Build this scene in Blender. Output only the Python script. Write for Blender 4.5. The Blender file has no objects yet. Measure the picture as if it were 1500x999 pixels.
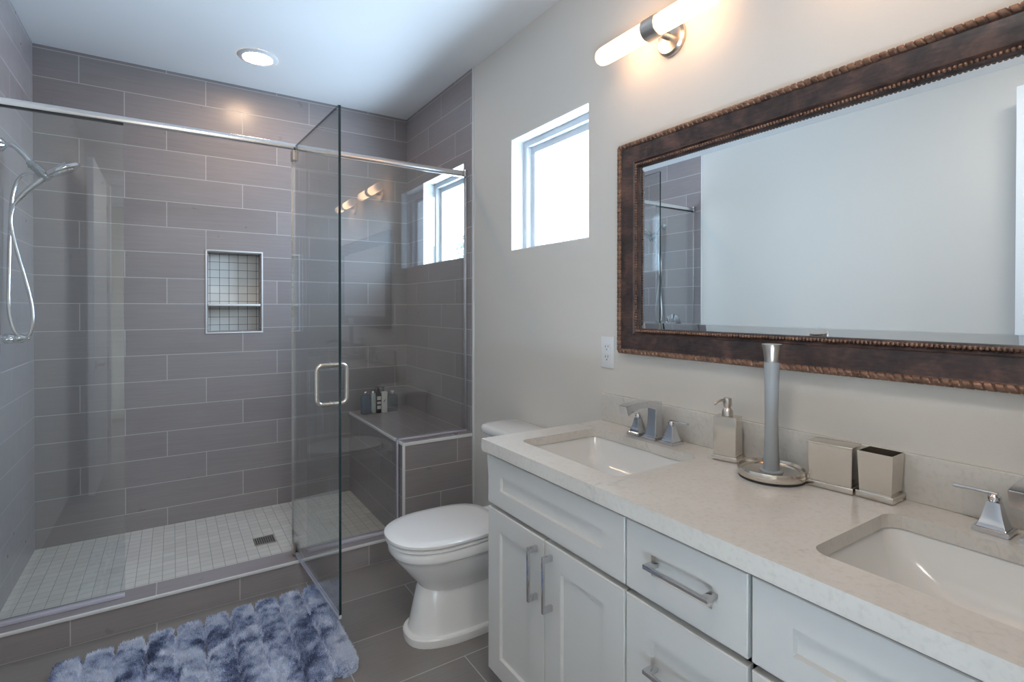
import bpy, bmesh, math, random
from mathutils import Vector, Matrix, noise
random.seed(7)
PI = math.pi
R = math.radians
COL = bpy.context.scene.collection

# ------------------------------------------------------------------ camera
W, D, XL, T, C = 1.5, 3.772, -0.6225, 2.739, 2.79      # right wall, back wall, left wall, kerb front, ceiling
scene = bpy.context.scene
cam_d = bpy.data.cameras.new('camera')
cam = bpy.data.objects.new('camera', cam_d)
COL.objects.link(cam)
cam.location = (0, 0, 1.3718)
cam.rotation_euler = (R(90 - 0.385), R(-0.036), R(-33.022))
cam_d.sensor_width = 36
cam_d.lens = 767.35 / 1500 * 36
cam_d.shift_y = -(499.5 - 455.2) / 1500
cam_d.clip_start = 0.02
scene.camera = cam

# ------------------------------------------------------------------ world, exposure
world = bpy.data.worlds.new('world')
scene.world = world
world.use_nodes = True
bg = world.node_tree.nodes['Background']
bg.inputs['Color'].default_value = (0.60, 0.79, 1.0, 1)
bg.inputs['Strength'].default_value = 36.0
vs = scene.view_settings
vs.view_transform = 'Standard'
vs.look = 'None'
vs.exposure = 0.22
vs.gamma = 1.0
vs.use_curve_mapping = False
scene.cycles.max_bounces = 12
scene.cycles.transparent_max_bounces = 32
scene.cycles.diffuse_bounces = 6
scene.cycles.sample_clamp_indirect = 2.5
scene.cycles.caustics_reflective = False
scene.cycles.caustics_refractive = False
DOWN_E, SCONCE_E = 85.0, 6.2
ROOM_FILL_W, HALL_FILL_W = 8.5, 22.0        # watts of the two added fill lights, both out of frame


def portal(y0, y1, z0, z1, x):
    l = bpy.data.lights.new('window_portal', 'AREA')
    l.shape = 'RECTANGLE'
    l.size = z1 - z0
    l.size_y = y1 - y0
    l.cycles.is_portal = True
    o = bpy.data.objects.new('window_portal', l)
    COL.objects.link(o)
    o.location = (x, (y0 + y1) / 2, (z0 + z1) / 2)
    o.rotation_euler = (0, R(90), 0)     # -z of the lamp looks to -x


portal(1.66, 2.38, 1.62, 2.30, W + 0.24)
portal(2.80, 3.50, 1.62, 2.30, W + 0.24)


# ------------------------------------------------------------------ material helpers
def new_mat(name):
    m = bpy.data.materials.new(name)
    m.use_nodes = True
    m.node_tree.nodes.clear()
    return m, m.node_tree


class NT:
    def __init__(s, name):
        s.m, s.t = new_mat(name)
        s.out = s.n('ShaderNodeOutputMaterial')

    def n(s, typ, **kw):
        nd = s.t.nodes.new(typ)
        for k, v in kw.items():
            setattr(nd, k, v)
        return nd

    def l(s, a, b):
        s.t.links.new(a, b)

    def math(s, op, a, b=None, c=None):
        nd = s.n('ShaderNodeMath', operation=op)
        for i, v in enumerate((a, b, c)):
            if v is None:
                continue
            if isinstance(v, (int, float)):
                nd.inputs[i].default_value = v
            else:
                s.l(v, nd.inputs[i])
        return nd.outputs[0]

    def mix(s, fac, a, b, blend='MIX'):
        nd = s.n('ShaderNodeMix', data_type='RGBA', blend_type=blend)
        for i, v in ((0, fac), (6, a), (7, b)):
            if isinstance(v, (int, float)):
                nd.inputs[i].default_value = v
            elif isinstance(v, tuple):
                nd.inputs[i].default_value = (*v, 1) if len(v) == 3 else v
            else:
                s.l(v, nd.inputs[i])
        return nd.outputs[2]

    def noise(s, vec, scale, detail=3, rough=0.5, dist=0.0):
        nd = s.n('ShaderNodeTexNoise')
        nd.inputs['Scale'].default_value = scale
        nd.inputs['Detail'].default_value = detail
        nd.inputs['Roughness'].default_value = rough
        nd.inputs['Distortion'].default_value = dist
        if vec is not None:
            s.l(vec, nd.inputs['Vector'])
        return nd.outputs[0]

    def ramp(s, fac, stops):
        nd = s.n('ShaderNodeValToRGB')
        e = nd.color_ramp.elements
        while len(e) < len(stops):
            e.new(0.5)
        for i, (p, c) in enumerate(stops):
            e[i].position = p
            e[i].color = (*c, 1) if len(c) == 3 else c
        s.l(fac, nd.inputs[0])
        return nd.outputs[0]

    def coords(s, scale=None):
        tc = s.n('ShaderNodeTexCoord')
        o = tc.outputs['Object']
        if scale:
            mp = s.n('ShaderNodeMapping')
            mp.inputs['Scale'].default_value = scale
            s.l(o, mp.inputs[0])
            o = mp.outputs[0]
        return o

    def bsdf(s, color=None, rough=0.5, metal=0.0, bump=None, bump_strength=0.2, bump_dist=0.01, **kw):
        b = s.n('ShaderNodeBsdfPrincipled')
        for k, v in (('Base Color', color), ('Roughness', rough), ('Metallic', metal)):
            if v is None:
                continue
            if isinstance(v, (int, float)):
                b.inputs[k].default_value = v
            elif isinstance(v, tuple):
                b.inputs[k].default_value = (*v, 1)
            else:
                s.l(v, b.inputs[k])
        for k, v in kw.items():
            k = k.replace('_', ' ')
            if isinstance(v, tuple):
                v = (*v, 1)
            b.inputs[k].default_value = v
        if bump is not None:
            bn = s.n('ShaderNodeBump')
            bn.inputs['Strength'].default_value = bump_strength
            bn.inputs['Distance'].default_value = bump_dist
            s.l(bump, bn.inputs['Height'])
            s.l(bn.outputs[0], b.inputs['Normal'])
        s.l(b.outputs[0], s.out.inputs[0])
        return b


def plain(name, color, rough=0.5, metal=0.0, bump_scale=None, bump_strength=0.05, var=0.03, **kw):
    g = NT(name)
    co = g.coords()
    nz = g.noise(co, bump_scale or 30.0, 3)
    dark = tuple(max(0, c * (1 - var)) for c in color)
    lite = tuple(min(1, c * (1 + var)) for c in color)
    col = g.mix(nz, dark, lite)
    g.bsdf(col, rough, metal, bump=nz if bump_scale else None, bump_strength=bump_strength, bump_dist=0.002, **kw)
    return g.m


def tile_mat(name, u, v, u0, v0, pu, pv, shift, cols, grout, gw=0.0017, rough=0.30, mod=0, streak=True, var=0.5,
             big=0.0):
    """running bond tiles; u, v are axis letters of the object coordinates; row n counts downwards from v0"""
    g = NT(name)
    co = g.coords()
    sp = g.n('ShaderNodeSeparateXYZ')
    g.l(co, sp.inputs[0])
    ax = {'x': sp.outputs[0], 'y': sp.outputs[1], 'z': sp.outputs[2]}
    rv = g.math('DIVIDE', g.math('SUBTRACT', v0, ax[v]), pv)
    row = g.math('FLOOR', rv)
    fv = g.math('SUBTRACT', rv, row)
    rr = g.math('FLOORED_MODULO', row, mod) if mod else row
    uu = g.math('DIVIDE', g.math('SUBTRACT', g.math('SUBTRACT', ax[u], u0), g.math('MULTIPLY', rr, shift)), pu)
    iu = g.math('FLOOR', uu)
    fu = g.math('SUBTRACT', uu, iu)

    def edge(f, p):   # distance in metres to the nearest joint line
        return g.math('MULTIPLY', g.math('MINIMUM', f, g.math('SUBTRACT', 1.0, f)), p)
    d = g.math('MINIMUM', edge(fu, pu), edge(fv, pv))
    mr = g.n('ShaderNodeMapRange', interpolation_type='SMOOTHSTEP')
    g.l(d, mr.inputs[0])
    mr.inputs[1].default_value = gw * 0.75
    mr.inputs[2].default_value = gw * 1.5
    mask = mr.outputs[0]
    cb = g.n('ShaderNodeCombineXYZ')
    g.l(iu, cb.inputs[0])
    g.l(row, cb.inputs[1])
    wn = g.n('ShaderNodeTexWhiteNoise', noise_dimensions='2D')
    g.l(cb.outputs[0], wn.inputs[0])
    fac = g.math('MULTIPLY', wn.outputs[0], var)
    if streak:
        sc = {'x': [1, 1, 1], 'y': [1, 1, 1]}[u if u in 'xy' else 'x']
        for i, a in enumerate('xyz'):
            sc[i] = 5.0 if a == u else 130.0
        s1 = g.noise(g.coords(tuple(sc)), 1.0, 4, 0.65)
        s2 = g.noise(co, 3.0, 3)
        fac = g.math('ADD', fac, g.math('MULTIPLY', s1, 0.9))
        fac = g.math('ADD', fac, g.math('MULTIPLY', s2, 0.5))
        fac = g.math('SUBTRACT', fac, 0.42)
    else:
        s2 = g.noise(co, 9.0, 3)
        fac = g.math('ADD', fac, g.math('MULTIPLY', g.math('SUBTRACT', s2, 0.3), 0.6))
    col = g.ramp(fac, [(0.0, cols[0]), (1.0, cols[1])])
    gn = g.noise(co, 60.0, 2)
    gcol = g.mix(gn, tuple(c * 0.85 for c in grout), grout)
    fin = g.mix(mask, gcol, col)
    rg = g.math('ADD', g.math('MULTIPLY', mask, rough - 0.42), 0.42)
    if streak:
        rg = g.math('ADD', rg, g.math('MULTIPLY', g.math('SUBTRACT', g.noise(co, 14.0, 4), 0.5), 0.12))
    g.bsdf(fin, rg, 0.0, bump=mask, bump_strength=0.25, bump_dist=0.0008)
    return g.m


def glass_mat(name, tint, ior_f0=0.042, rough=0.0):
    g = NT(name)
    geo = g.n('ShaderNodeNewGeometry')
    dot = g.n('ShaderNodeVectorMath', operation='DOT_PRODUCT')
    g.l(geo.outputs['Normal'], dot.inputs[0])
    g.l(geo.outputs['Incoming'], dot.inputs[1])
    c = g.math('SUBTRACT', 1.0, g.math('ABSOLUTE', dot.outputs['Value']))
    f = g.math('ADD', g.math('MULTIPLY', g.math('POWER', c, 5.0), 1 - ior_f0), ior_f0)
    tr = g.n('ShaderNodeBsdfTransparent')
    tr.inputs[0].default_value = (*tint, 1)
    gl = g.n('ShaderNodeBsdfGlossy')
    gl.inputs['Roughness'].default_value = rough
    mx = g.n('ShaderNodeMixShader')
    g.l(f, mx.inputs[0])
    g.l(tr.outputs[0], mx.inputs[1])
    g.l(gl.outputs[0], mx.inputs[2])
    g.l(mx.outputs[0], g.out.inputs[0])
    return g.m


def emit_mat(name, color, strength, edge=None):
    g = NT(name)
    e = g.n('ShaderNodeEmission')
    e.inputs[0].default_value = (*color, 1)
    e.inputs[1].default_value = strength
    b = g.n('ShaderNodeBsdfPrincipled')
    b.inputs['Base Color'].default_value = (0.85, 0.83, 0.8, 1)
    b.inputs['Roughness'].default_value = 0.3
    a = g.n('ShaderNodeAddShader')
    g.l(e.outputs[0], a.inputs[0])
    g.l(b.outputs[0], a.inputs[1])
    g.l(a.outputs[0], g.out.inputs[0])
    return g.m


# ------------------------------------------------------------------ materials
GREY = ((0.222, 0.197, 0.202), (0.320, 0.288, 0.292))
GROUT = (0.55, 0.53, 0.53)
PU, PV, SH, R0 = 0.6115, 0.1534, 0.2037, 2.619
M = {}
M['paint'] = plain('warm_white_paint', (0.68, 0.645, 0.60), 0.75, bump_scale=220, bump_strength=0.12, var=0.015)
M['ceiling'] = plain('ceiling_paint', (0.82, 0.825, 0.83), 0.85, bump_scale=240, bump_strength=0.15, var=0.015)
M['reveal'] = plain('window_trim_white', (0.82, 0.83, 0.84), 0.5, var=0.01)
M['hall'] = plain('hall_paint', (0.60, 0.56, 0.47), 0.8, var=0.02)
M['back'] = tile_mat('grey_wall_tile_x', 'x', 'z', -0.2255, R0, PU, PV, SH, GREY, GROUT)
M['right'] = tile_mat('grey_wall_tile_right', 'y', 'z', 3.37, R0, PU, PV, SH, GREY, GROUT)
M['left'] = tile_mat('grey_wall_tile_left', 'y', 'z', 3.09, R0, PU, PV, SH, GREY, GROUT)
M['benchf'] = tile_mat('grey_bench_tile_front', 'x', 'z', 1.40 - 13 * 0.2525, R0 - 0.002, PU, PV, 0.2525, GREY, GROUT)
M['benchs'] = tile_mat('grey_bench_tile_side', 'y', 'z', 3.34, R0, PU, PV, SH, GREY, GROUT)
M['bencht'] = tile_mat('grey_bench_tile_top', 'y', 'x', 3.08, 1.235, PU, 0.155, SH, GREY, GROUT)
M['kerbf'] = tile_mat('grey_kerb_tile', 'x', 'z', -0.347, 0.1534, 0.6115, 0.1534, 0.0, GREY, GROUT)
M['kerbt'] = tile_mat('grey_kerb_top_tile', 'x', 'y', -0.06, 3.2, 0.6115, 0.6, 0.0, GREY, GROUT)
M['floor'] = tile_mat('grey_floor_tile', 'x', 'y', -0.057, 2.455 + 0.3165, 0.6145, 0.3165, 0.405,
                      ((0.165, 0.146, 0.138), (0.255, 0.228, 0.215)), (0.50, 0.48, 0.46), rough=0.33, mod=2)
M['mosaic'] = tile_mat('white_mosaic_floor', 'x', 'y', 0.012, 3.772, 0.0535, 0.0535, 0.0,
                       ((0.56, 0.54, 0.50), (0.70, 0.68, 0.64)), (0.30, 0.29, 0.28), gw=0.0011, rough=0.4, streak=False)
M['mosaicn'] = tile_mat('white_mosaic_niche', 'x', 'z', 0.207, 1.712, 0.0535, 0.0505, 0.0,
                        ((0.56, 0.56, 0.54), (0.70, 0.70, 0.68)), (0.10, 0.10, 0.11), gw=0.0013, rough=0.3, streak=False)
M['trimw'] = plain('white_edge_trim', (0.72, 0.72, 0.72), 0.35, var=0.02)
M['cab'] = plain('white_cabinet_lacquer', (0.60, 0.59, 0.57), 0.40, var=0.01)
M['cabin'] = plain('cabinet_shadow_board', (0.45, 0.45, 0.42), 0.6, var=0.02)
M['porcelain'] = plain('white_porcelain', (0.80, 0.80, 0.80), 0.18, var=0.01, Coat_Weight=0.3, Coat_Roughness=0.12)
M['basin'] = plain('sink_porcelain', (0.69, 0.685, 0.67), 0.16, var=0.01)
M['chrome'] = plain('chrome', (0.70, 0.71, 0.74), 0.06, 1.0, var=0.01)
M['satin'] = plain('satin_aluminium', (0.80, 0.80, 0.82), 0.22, 1.0, var=0.02)
M['steel'] = plain('warm_brushed_steel', (0.72, 0.67, 0.61), 0.16, 1.0, bump_scale=40, bump_strength=0.02, var=0.04)
M['nickel'] = plain('brushed_nickel', (0.62, 0.58, 0.54), 0.30, 1.0, var=0.03)
M['frost'] = plain('frosted_grey_acrylic', (0.33, 0.345, 0.355), 0.38, var=0.02)
M['black'] = plain('black_rubber', (0.03, 0.03, 0.032), 0.5, var=0.05)
M['plastic'] = plain('white_plastic', (0.76, 0.77, 0.78), 0.35, var=0.01)
M['slot'] = plain('dark_slot', (0.05, 0.08, 0.08), 0.6, var=0.02)
M['vinyl'] = plain('white_window_vinyl', (0.80, 0.84, 0.88), 0.35, var=0.01)
M['seal'] = plain('clear_violet_seal', (0.80, 0.79, 0.92), 0.25, var=0.02, Alpha=0.6)
M['glass'] = glass_mat('shower_glass', (0.950, 0.970, 0.968), 0.085)
M['pane'] = glass_mat('window_glass', (0.97, 0.985, 0.99), 0.04)
M['edge'] = plain('dark_glass_edge', (0.012, 0.03, 0.035), 0.12, var=0.05)
M['bottleglass'] = glass_mat('clear_plastic_bottle', (0.80, 0.84, 0.88), 0.09, 0.03)
M['mirror'] = plain('mirror_silver', (0.86, 0.89, 0.90), 0.0, 1.0, var=0.0)
M['siding_trim'] = plain('siding_trim', (0.85, 0.86, 0.87), 0.6, var=0.02)
M['leaf'] = plain('tree_leaf', (0.05, 0.16, 0.13), 0.6, var=0.4)
M['bark'] = plain('tree_bark', (0.10, 0.07, 0.05), 0.9, var=0.3)
M['lawn'] = plain('pale_outdoor_paving', (0.65, 0.66, 0.65), 0.9, var=0.1)
M['labelw'] = plain('white_label', (0.72, 0.72, 0.70), 0.5, var=0.02)
M['labeld'] = plain('dark_print', (0.10, 0.10, 0.11), 0.5, var=0.05)
M['maroon'] = plain('dark_maroon_bottle', (0.035, 0.018, 0.022), 0.2, var=0.1)
M['downlens'] = emit_mat('downlight_lens', (1.0, 0.68, 0.42), DOWN_E)
M['fill_lens'] = emit_mat('opal_fill_shade', (1.0, 0.96, 0.90), 4.0)  # glowing shade of the added fill lights
M['fill_lens'].cycles.emission_sampling = 'NONE'


def tube_mat():
    g = NT('opal_sconce_glass')
    sp = g.n('ShaderNodeSeparateXYZ')
    g.l(g.coords(), sp.inputs[0])
    dy = g.math('ABSOLUTE', g.math('SUBTRACT', sp.outputs[1], 1.264))
    mr = g.n('ShaderNodeMapRange', interpolation_type='SMOOTHSTEP')
    g.l(dy, mr.inputs[0])
    mr.inputs[1].default_value, mr.inputs[2].default_value = 0.12, 0.285
    mr.inputs[3].default_value, mr.inputs[4].default_value = SCONCE_E * 1.25, SCONCE_E * 0.12
    e = g.n('ShaderNodeEmission')
    e.inputs[0].default_value = (1.0, 0.60, 0.33, 1)
    g.l(mr.outputs[0], e.inputs[1])
    b = g.n('ShaderNodeBsdfPrincipled')
    b.inputs['Base Color'].default_value = (0.85, 0.80, 0.76, 1)
    b.inputs['Roughness'].default_value = 0.3
    a = g.n('ShaderNodeAddShader')
    g.l(e.outputs[0], a.inputs[0])
    g.l(b.outputs[0], a.inputs[1])
    g.l(a.outputs[0], g.out.inputs[0])
    return g.m


M['tube'] = tube_mat()


def bronze():
    g = NT('dark_bronze_frame')
    co = g.coords()
    n1 = g.noise(co, 14.0, 5, 0.65, 0.6)
    n2 = g.noise(g.coords((160, 30, 160)), 1.0, 3)
    f = g.math('ADD', g.math('MULTIPLY', n1, 0.75), g.math('MULTIPLY', n2, 0.3))
    col = g.ramp(f, [(0.36, (0.014, 0.010, 0.011)), (0.52, (0.048, 0.028, 0.025)), (0.72, (0.125, 0.066, 0.050))])
    g.bsdf(col, 0.42, 0.1, bump=n2, bump_strength=0.15, bump_dist=0.001)
    return g.m


def copper():
    g = NT('copper_rubbed_rope')
    co = g.coords()
    geo = g.n('ShaderNodeNewGeometry')
    n1 = g.noise(co, 40.0, 3)
    col = g.ramp(n1, [(0.3, (0.09, 0.048, 0.034)), (0.7, (0.27, 0.145, 0.092))])
    g.bsdf(col, 0.36, 0.45)
    return g.m


def quartz():
    g = NT('white_quartz')
    co = g.coords()
    base = g.ramp(g.noise(co, 5.0, 5, 0.6), [(0.3, (0.61, 0.575, 0.53)), (0.7, (0.67, 0.64, 0.60))])
    fleck = g.ramp(g.noise(co, 90.0, 3), [(0.25, (0.90, 0.90, 0.885)), (0.5, (1, 1, 1))])
    col = g.mix(1.0, base, fleck, 'MULTIPLY')
    w = g.noise(co, 2.2, 5, 0.55, 1.2)
    vein = g.math('ABSOLUTE', g.math('SUBTRACT', w, 0.5))
    vm = g.math('MULTIPLY', g.ramp(vein, [(0.0, (1, 1, 1)), (0.012, (0, 0, 0))]), g.ramp(g.noise(co, 7.0, 2), [(0.52, (0, 0, 0)), (0.70, (0.40, 0.40, 0.40))]))
    col = g.mix(vm, col, (0.33, 0.33, 0.33))
    g.bsdf(col, 0.16)
    return g.m


def rugmat():
    g = NT('blue_tie_dye_pile')
    co = g.coords()
    n1 = g.noise(g.coords((1.0, 0.9, 0.6)), 8.0, 3, 0.55, 0.5)
    n2 = g.noise(co, 30.0, 3, 0.6)
    n3 = g.noise(co, 240.0, 1)
    f = g.math('ADD', g.math('ADD', g.math('MULTIPLY', n1, 0.85), g.math('MULTIPLY', n2, 0.33)), g.math('MULTIPLY', n3, 0.22))
    col = g.ramp(f, [(0.51, (0.045, 0.065, 0.15)), (0.60, (0.14, 0.19, 0.35)), (0.66, (0.36, 0.43, 0.61)), (0.78, (0.68, 0.73, 0.84))])
    g.bsdf(col, 0.85, Sheen_Weight=0.3)
    return g.m


def siding():
    g = NT('pale_lap_siding')
    co = g.coords()
    sp = g.n('ShaderNodeSeparateXYZ')
    g.l(co, sp.inputs[0])
    f = g.math('FRACT', g.math('DIVIDE', sp.outputs[2], 0.16))
    m = g.ramp(f, [(0.0, (0.35, 0.42, 0.42)), (0.10, (0.74, 0.80, 0.80)), (1.0, (0.80, 0.85, 0.85))])
    g.bsdf(m, 0.7)
    return g.m


M['bronze'] = bronze()
M['copper'] = copper()
M['quartz'] = quartz()
M['rug'] = rugmat()
M['siding'] = siding()


# ------------------------------------------------------------------ mesh helpers
def box(bm, x0, x1, y0, y1, z0, z1, bevel=0.0, seg=2, mi=0):
    vs_ = [bm.verts.new((x, y, z)) for x in (x0, x1) for y in (y0, y1) for z in (z0, z1)]
    idx = [(0, 1, 3, 2), (4, 6, 7, 5), (0, 4, 5, 1), (2, 3, 7, 6), (0, 2, 6, 4), (1, 5, 7, 3)]
    fs = [bm.faces.new([vs_[i] for i in f]) for f in idx]
    for f in fs:
        f.material_index = mi
    if bevel > 0:
        es = list({e for f in fs for e in f.edges})
        bmesh.ops.bevel(bm, geom=es, offset=bevel, segments=seg, profile=0.5, affect='EDGES')
    return vs_


def loft(bm, rings, cap=True, closed=True, loop=False, mi=0):
    rv = [[bm.verts.new(p) for p in r] for r in rings]
    n = len(rv[0])
    pairs = list(zip(rv, rv[1:])) + ([(rv[-1], rv[0])] if loop else [])
    for a, b in pairs:
        for i in range(n if closed else n - 1):
            j = (i + 1) % n
            f = bm.faces.new((a[i], a[j], b[j], b[i]))
            f.material_index = mi
    if cap and not loop:
        bm.faces.new(list(reversed(rv[0]))).material_index = mi
        bm.faces.new(rv[-1]).material_index = mi
    return rv


def lathe(bm, prof, c=(0, 0, 0), axis='z', n=32, cap=True):
    rings = []
    for r, h in prof:
        ring = []
        for i in range(n):
            a = 2 * PI * i / n
            u, v = r * math.cos(a), r * math.sin(a)
            p = {'z': (u, v, h), 'x': (h, u, v), 'y': (v, h, u)}[axis]
            ring.append((c[0] + p[0], c[1] + p[1], c[2] + p[2]))
        rings.append(ring)
    return loft(bm, rings, cap=cap)


def smooth_path(pts, k=8):
    P_ = [Vector(p) for p in pts]
    P_ = [P_[0] * 2 - P_[1]] + P_ + [P_[-1] * 2 - P_[-2]]
    out = []
    for i in range(1, len(P_) - 2):
        p0, p1, p2, p3 = P_[i - 1:i + 3]
        for j in range(k):
            t = j / k
            out.append(0.5 * ((2 * p1) + (p2 - p0) * t + (2 * p0 - 5 * p1 + 4 * p2 - p3) * t * t + (3 * p1 - p0 - 3 * p2 + p3) * t ** 3))
    out.append(P_[-2])
    return out


def tube(bm, pts, rad, n=12, loop=False):
    P_ = [Vector(p) for p in pts]
    m = len(P_)
    if not isinstance(rad, (list, tuple)):
        rad = [rad] * m
    rings = []
    t0 = (P_[1] - P_[0]).normalized()
    up = Vector((0, 0, 1)) if abs(t0.z) < 0.9 else Vector((1, 0, 0))
    nrm = (up - t0 * up.dot(t0)).normalized()
    for i in range(m):
        if loop:
            t = (P_[(i + 1) % m] - P_[i - 1]).normalized()
        else:
            t = (P_[min(i + 1, m - 1)] - P_[max(i - 1, 0)]).normalized()
        nrm = (nrm - t * nrm.dot(t)).normalized()
        b = t.cross(nrm)
        rings.append([P_[i] + (nrm * math.cos(2 * PI * k / n) + b * math.sin(2 * PI * k / n)) * rad[i] for k in range(n)])
    return loft(bm, rings, loop=loop)


def prism(bm, pts, axis, a0, a1, mi=0):
    """extrude a polygon given in the two other axes along axis"""
    def mk(p, a):
        return {'x': (a, p[0], p[1]), 'y': (p[0], a, p[1]), 'z': (p[0], p[1], a)}[axis]
    return loft(bm, [[mk(p, a0) for p in pts], [mk(p, a1) for p in pts]], mi=mi)


def slab(bm, axis, a0, a1, us, vs2, holes):
    """wall slab with rectangular holes. us/vs2 = outer range in the two other axes"""
    U = sorted(set([us[0], us[1]] + [h[i] for h in holes for i in (0, 1)]))
    V = sorted(set([vs2[0], vs2[1]] + [h[i] for h in holes for i in (2, 3)]))

    def solid(i, j):
        if i < 0 or j < 0 or i >= len(U) - 1 or j >= len(V) - 1:
            return False
        cu, cv = (U[i] + U[i + 1]) / 2, (V[j] + V[j + 1]) / 2
        return not any(h[0] < cu < h[1] and h[2] < cv < h[3] for h in holes)
    cache = {}

    def vt(i, j, s):
        k = (i, j, s)
        if k not in cache:
            a = a1 if s else a0
            u, v = U[i], V[j]
            cache[k] = bm.verts.new({'x': (a, u, v), 'y': (u, a, v), 'z': (u, v, a)}[axis])
        return cache[k]
    for i in range(len(U) - 1):
        for j in range(len(V) - 1):
            if not solid(i, j):
                continue
            for s in (0, 1):
                bm.faces.new([vt(i, j, s), vt(i + 1, j, s), vt(i + 1, j + 1, s), vt(i, j + 1, s)])
            for di, dj, e in ((-1, 0, ((i, j), (i, j + 1))), (1, 0, ((i + 1, j), (i + 1, j + 1))),
                              (0, -1, ((i, j), (i + 1, j))), (0, 1, ((i, j + 1), (i + 1, j + 1)))):
                if not solid(i + di, j + dj):
                    (p, q) = e
                    bm.faces.new([vt(*p, 0), vt(*q, 0), vt(*q, 1), vt(*p, 1)])


def obj(name, bm, mats, parent=None, smooth=True, angle=35):
    bmesh.ops.recalc_face_normals(bm, faces=bm.faces)
    me = bpy.data.meshes.new(name)
    bm.to_mesh(me)
    bm.free()
    for m in (mats if isinstance(mats, (list, tuple)) else [mats]):
        me.materials.append(m)
    if smooth:
        me.polygons.foreach_set('use_smooth', [True] * len(me.polygons))
        me.set_sharp_from_angle(angle=R(angle))
    o = bpy.data.objects.new(name, me)
    COL.objects.link(o)
    if parent:
        o.parent = parent
        off = Vector((0, 0, 0))
        p = parent
        while p:
            off += p.location
            p = p.parent
        o.location = -off
    return o


def tag(o, label, cat, group=None, kind=None):
    o['label'] = label
    o['category'] = cat
    if group:
        o['group'] = group
    if kind:
        o['kind'] = kind
    return o


def thing(name, label, cat, loc, group=None, kind=None):
    o = bpy.data.objects.new(name, None)
    COL.objects.link(o)
    o.location = loc
    o.empty_display_size = 0.05
    return tag(o, label, cat, group, kind)


def dup(root, delta, label):
    """copy a thing with its parts and sub-parts, moved by delta"""
    r = root.copy()
    COL.objects.link(r)
    r.location = root.location + Vector(delta)
    r['label'] = label
    for ch in list(root.children):
        c = ch.copy()
        COL.objects.link(c)
        c.parent = r
        for g in ch.children:
            d = g.copy()
            COL.objects.link(d)
            d.parent = c
    return r


def B():
    return bmesh.new()


def part(name, fn, mat, parent, **kw):
    bm = B()
    fn(bm)
    return obj(name, bm, mat, parent, **kw)


# ================================================================== SETTING
PX = W + 0.006            # painted face of the right wall
WIN = {1: (2.848, 3.462, 1.672, 2.252), 2: (1.712, 2.327, 1.669, 2.255)}
RY = -0.13                # bathroom face of the rear wall
bm = B()
slab(bm, 'x', PX, PX + 0.20, (RY, D + 0.25), (-0.02, C + 0.05), [(a, b, c, d) for a, b, c, d in WIN.values()])
tag(obj('wall_right', bm, M['paint'], smooth=False), 'warm white painted wall behind the vanity and toilet', 'wall', kind='structure')
bm = B()
slab(bm, 'x', W - 0.002, PX, (T, D), (0.0, C), [WIN[1]])
tag(obj('wall_shower_right', bm, M['right'], smooth=False), 'grey plank tiled shower wall around the shower window', 'wall', kind='structure')
bm = B()
box(bm, W - 0.004, PX + 0.001, T - 0.012, T, 0, C - 0.001, 0.001)
tag(obj('trim_1', bm, M['trimw']), 'thin white edge trim where the shower tile meets the painted wall', 'trim', kind='structure')

NX = (0.186, 0.494, 1.214, 1.722)
bm = B()
slab(bm, 'y', D, D + 0.25, (XL - 0.2, PX + 0.2), (-0.02, C + 0.05), [NX])
tag(obj('wall_back', bm, M['back'], smooth=False), 'grey plank tiled back wall of the shower', 'wall', kind='structure')
bm = B()
box(bm, XL - 0.2, XL, T, D, -0.02, C + 0.05)
tag(obj('wall_shower_left', bm, M['left'], smooth=False), 'grey plank tiled shower wall behind the shower head', 'wall', kind='structure')
bm = B()
box(bm, XL - 0.2, XL - 0.0, RY - 0.12, T, -0.02, C + 0.05)
tag(obj('wall_left', bm, M['paint'], smooth=False), 'painted wall opposite the vanity, seen in the mirror', 'wall', kind='structure')
bm = B()
box(bm, XL - 0.004, XL + 0.004, T - 0.012, T, 0, C - 0.001, 0.001)
tag(obj('trim_2', bm, M['trimw']), 'thin white edge trim ending the left shower tile', 'trim', kind='structure')
# rear wall with the doorway the camera looks in from
DX0, DX1 = -0.46, 0.45
bm = B()
slab(bm, 'y', RY - 0.12, RY, (XL, PX), (0, C + 0.05), [(DX0, DX1, 0.0, 2.44)])
tag(obj('wall_rear', bm, M['paint'], smooth=False), 'painted rear wall with the entry doorway, reflected in the shower glass', 'wall', kind='structure')
bm = B()
for x0, x1, z0, z1 in ((DX0 - 0.085, DX0, 0, 2.525), (DX1, DX1 + 0.085, 0, 2.525), (DX0, DX1, 2.44, 2.525)):
    box(bm, x0, x1, RY, RY + 0.016, z0, z1, 0.003)
box(bm, DX0 - 0.001, DX0 + 0.012, RY - 0.12, RY, 0, 2.44)
tag(obj('trim_3', bm, M['reveal']), 'white door casing round the entry doorway', 'trim', kind='structure')
# ceiling / floor
bm = B()
box(bm, XL - 0.2, PX + 0.2, RY - 0.12, D + 0.25, C, C + 0.2)
tag(obj('ceiling', bm, M['ceiling'], smooth=False), 'smooth white ceiling', 'ceiling', kind='structure')
bm = B()
box(bm, XL - 0.2, PX + 0.2, RY - 2.5, D, -0.12, 0)
tag(obj('floor', bm, M['floor'], smooth=False), 'dark grey large format tile floor', 'floor', kind='structure')
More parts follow.
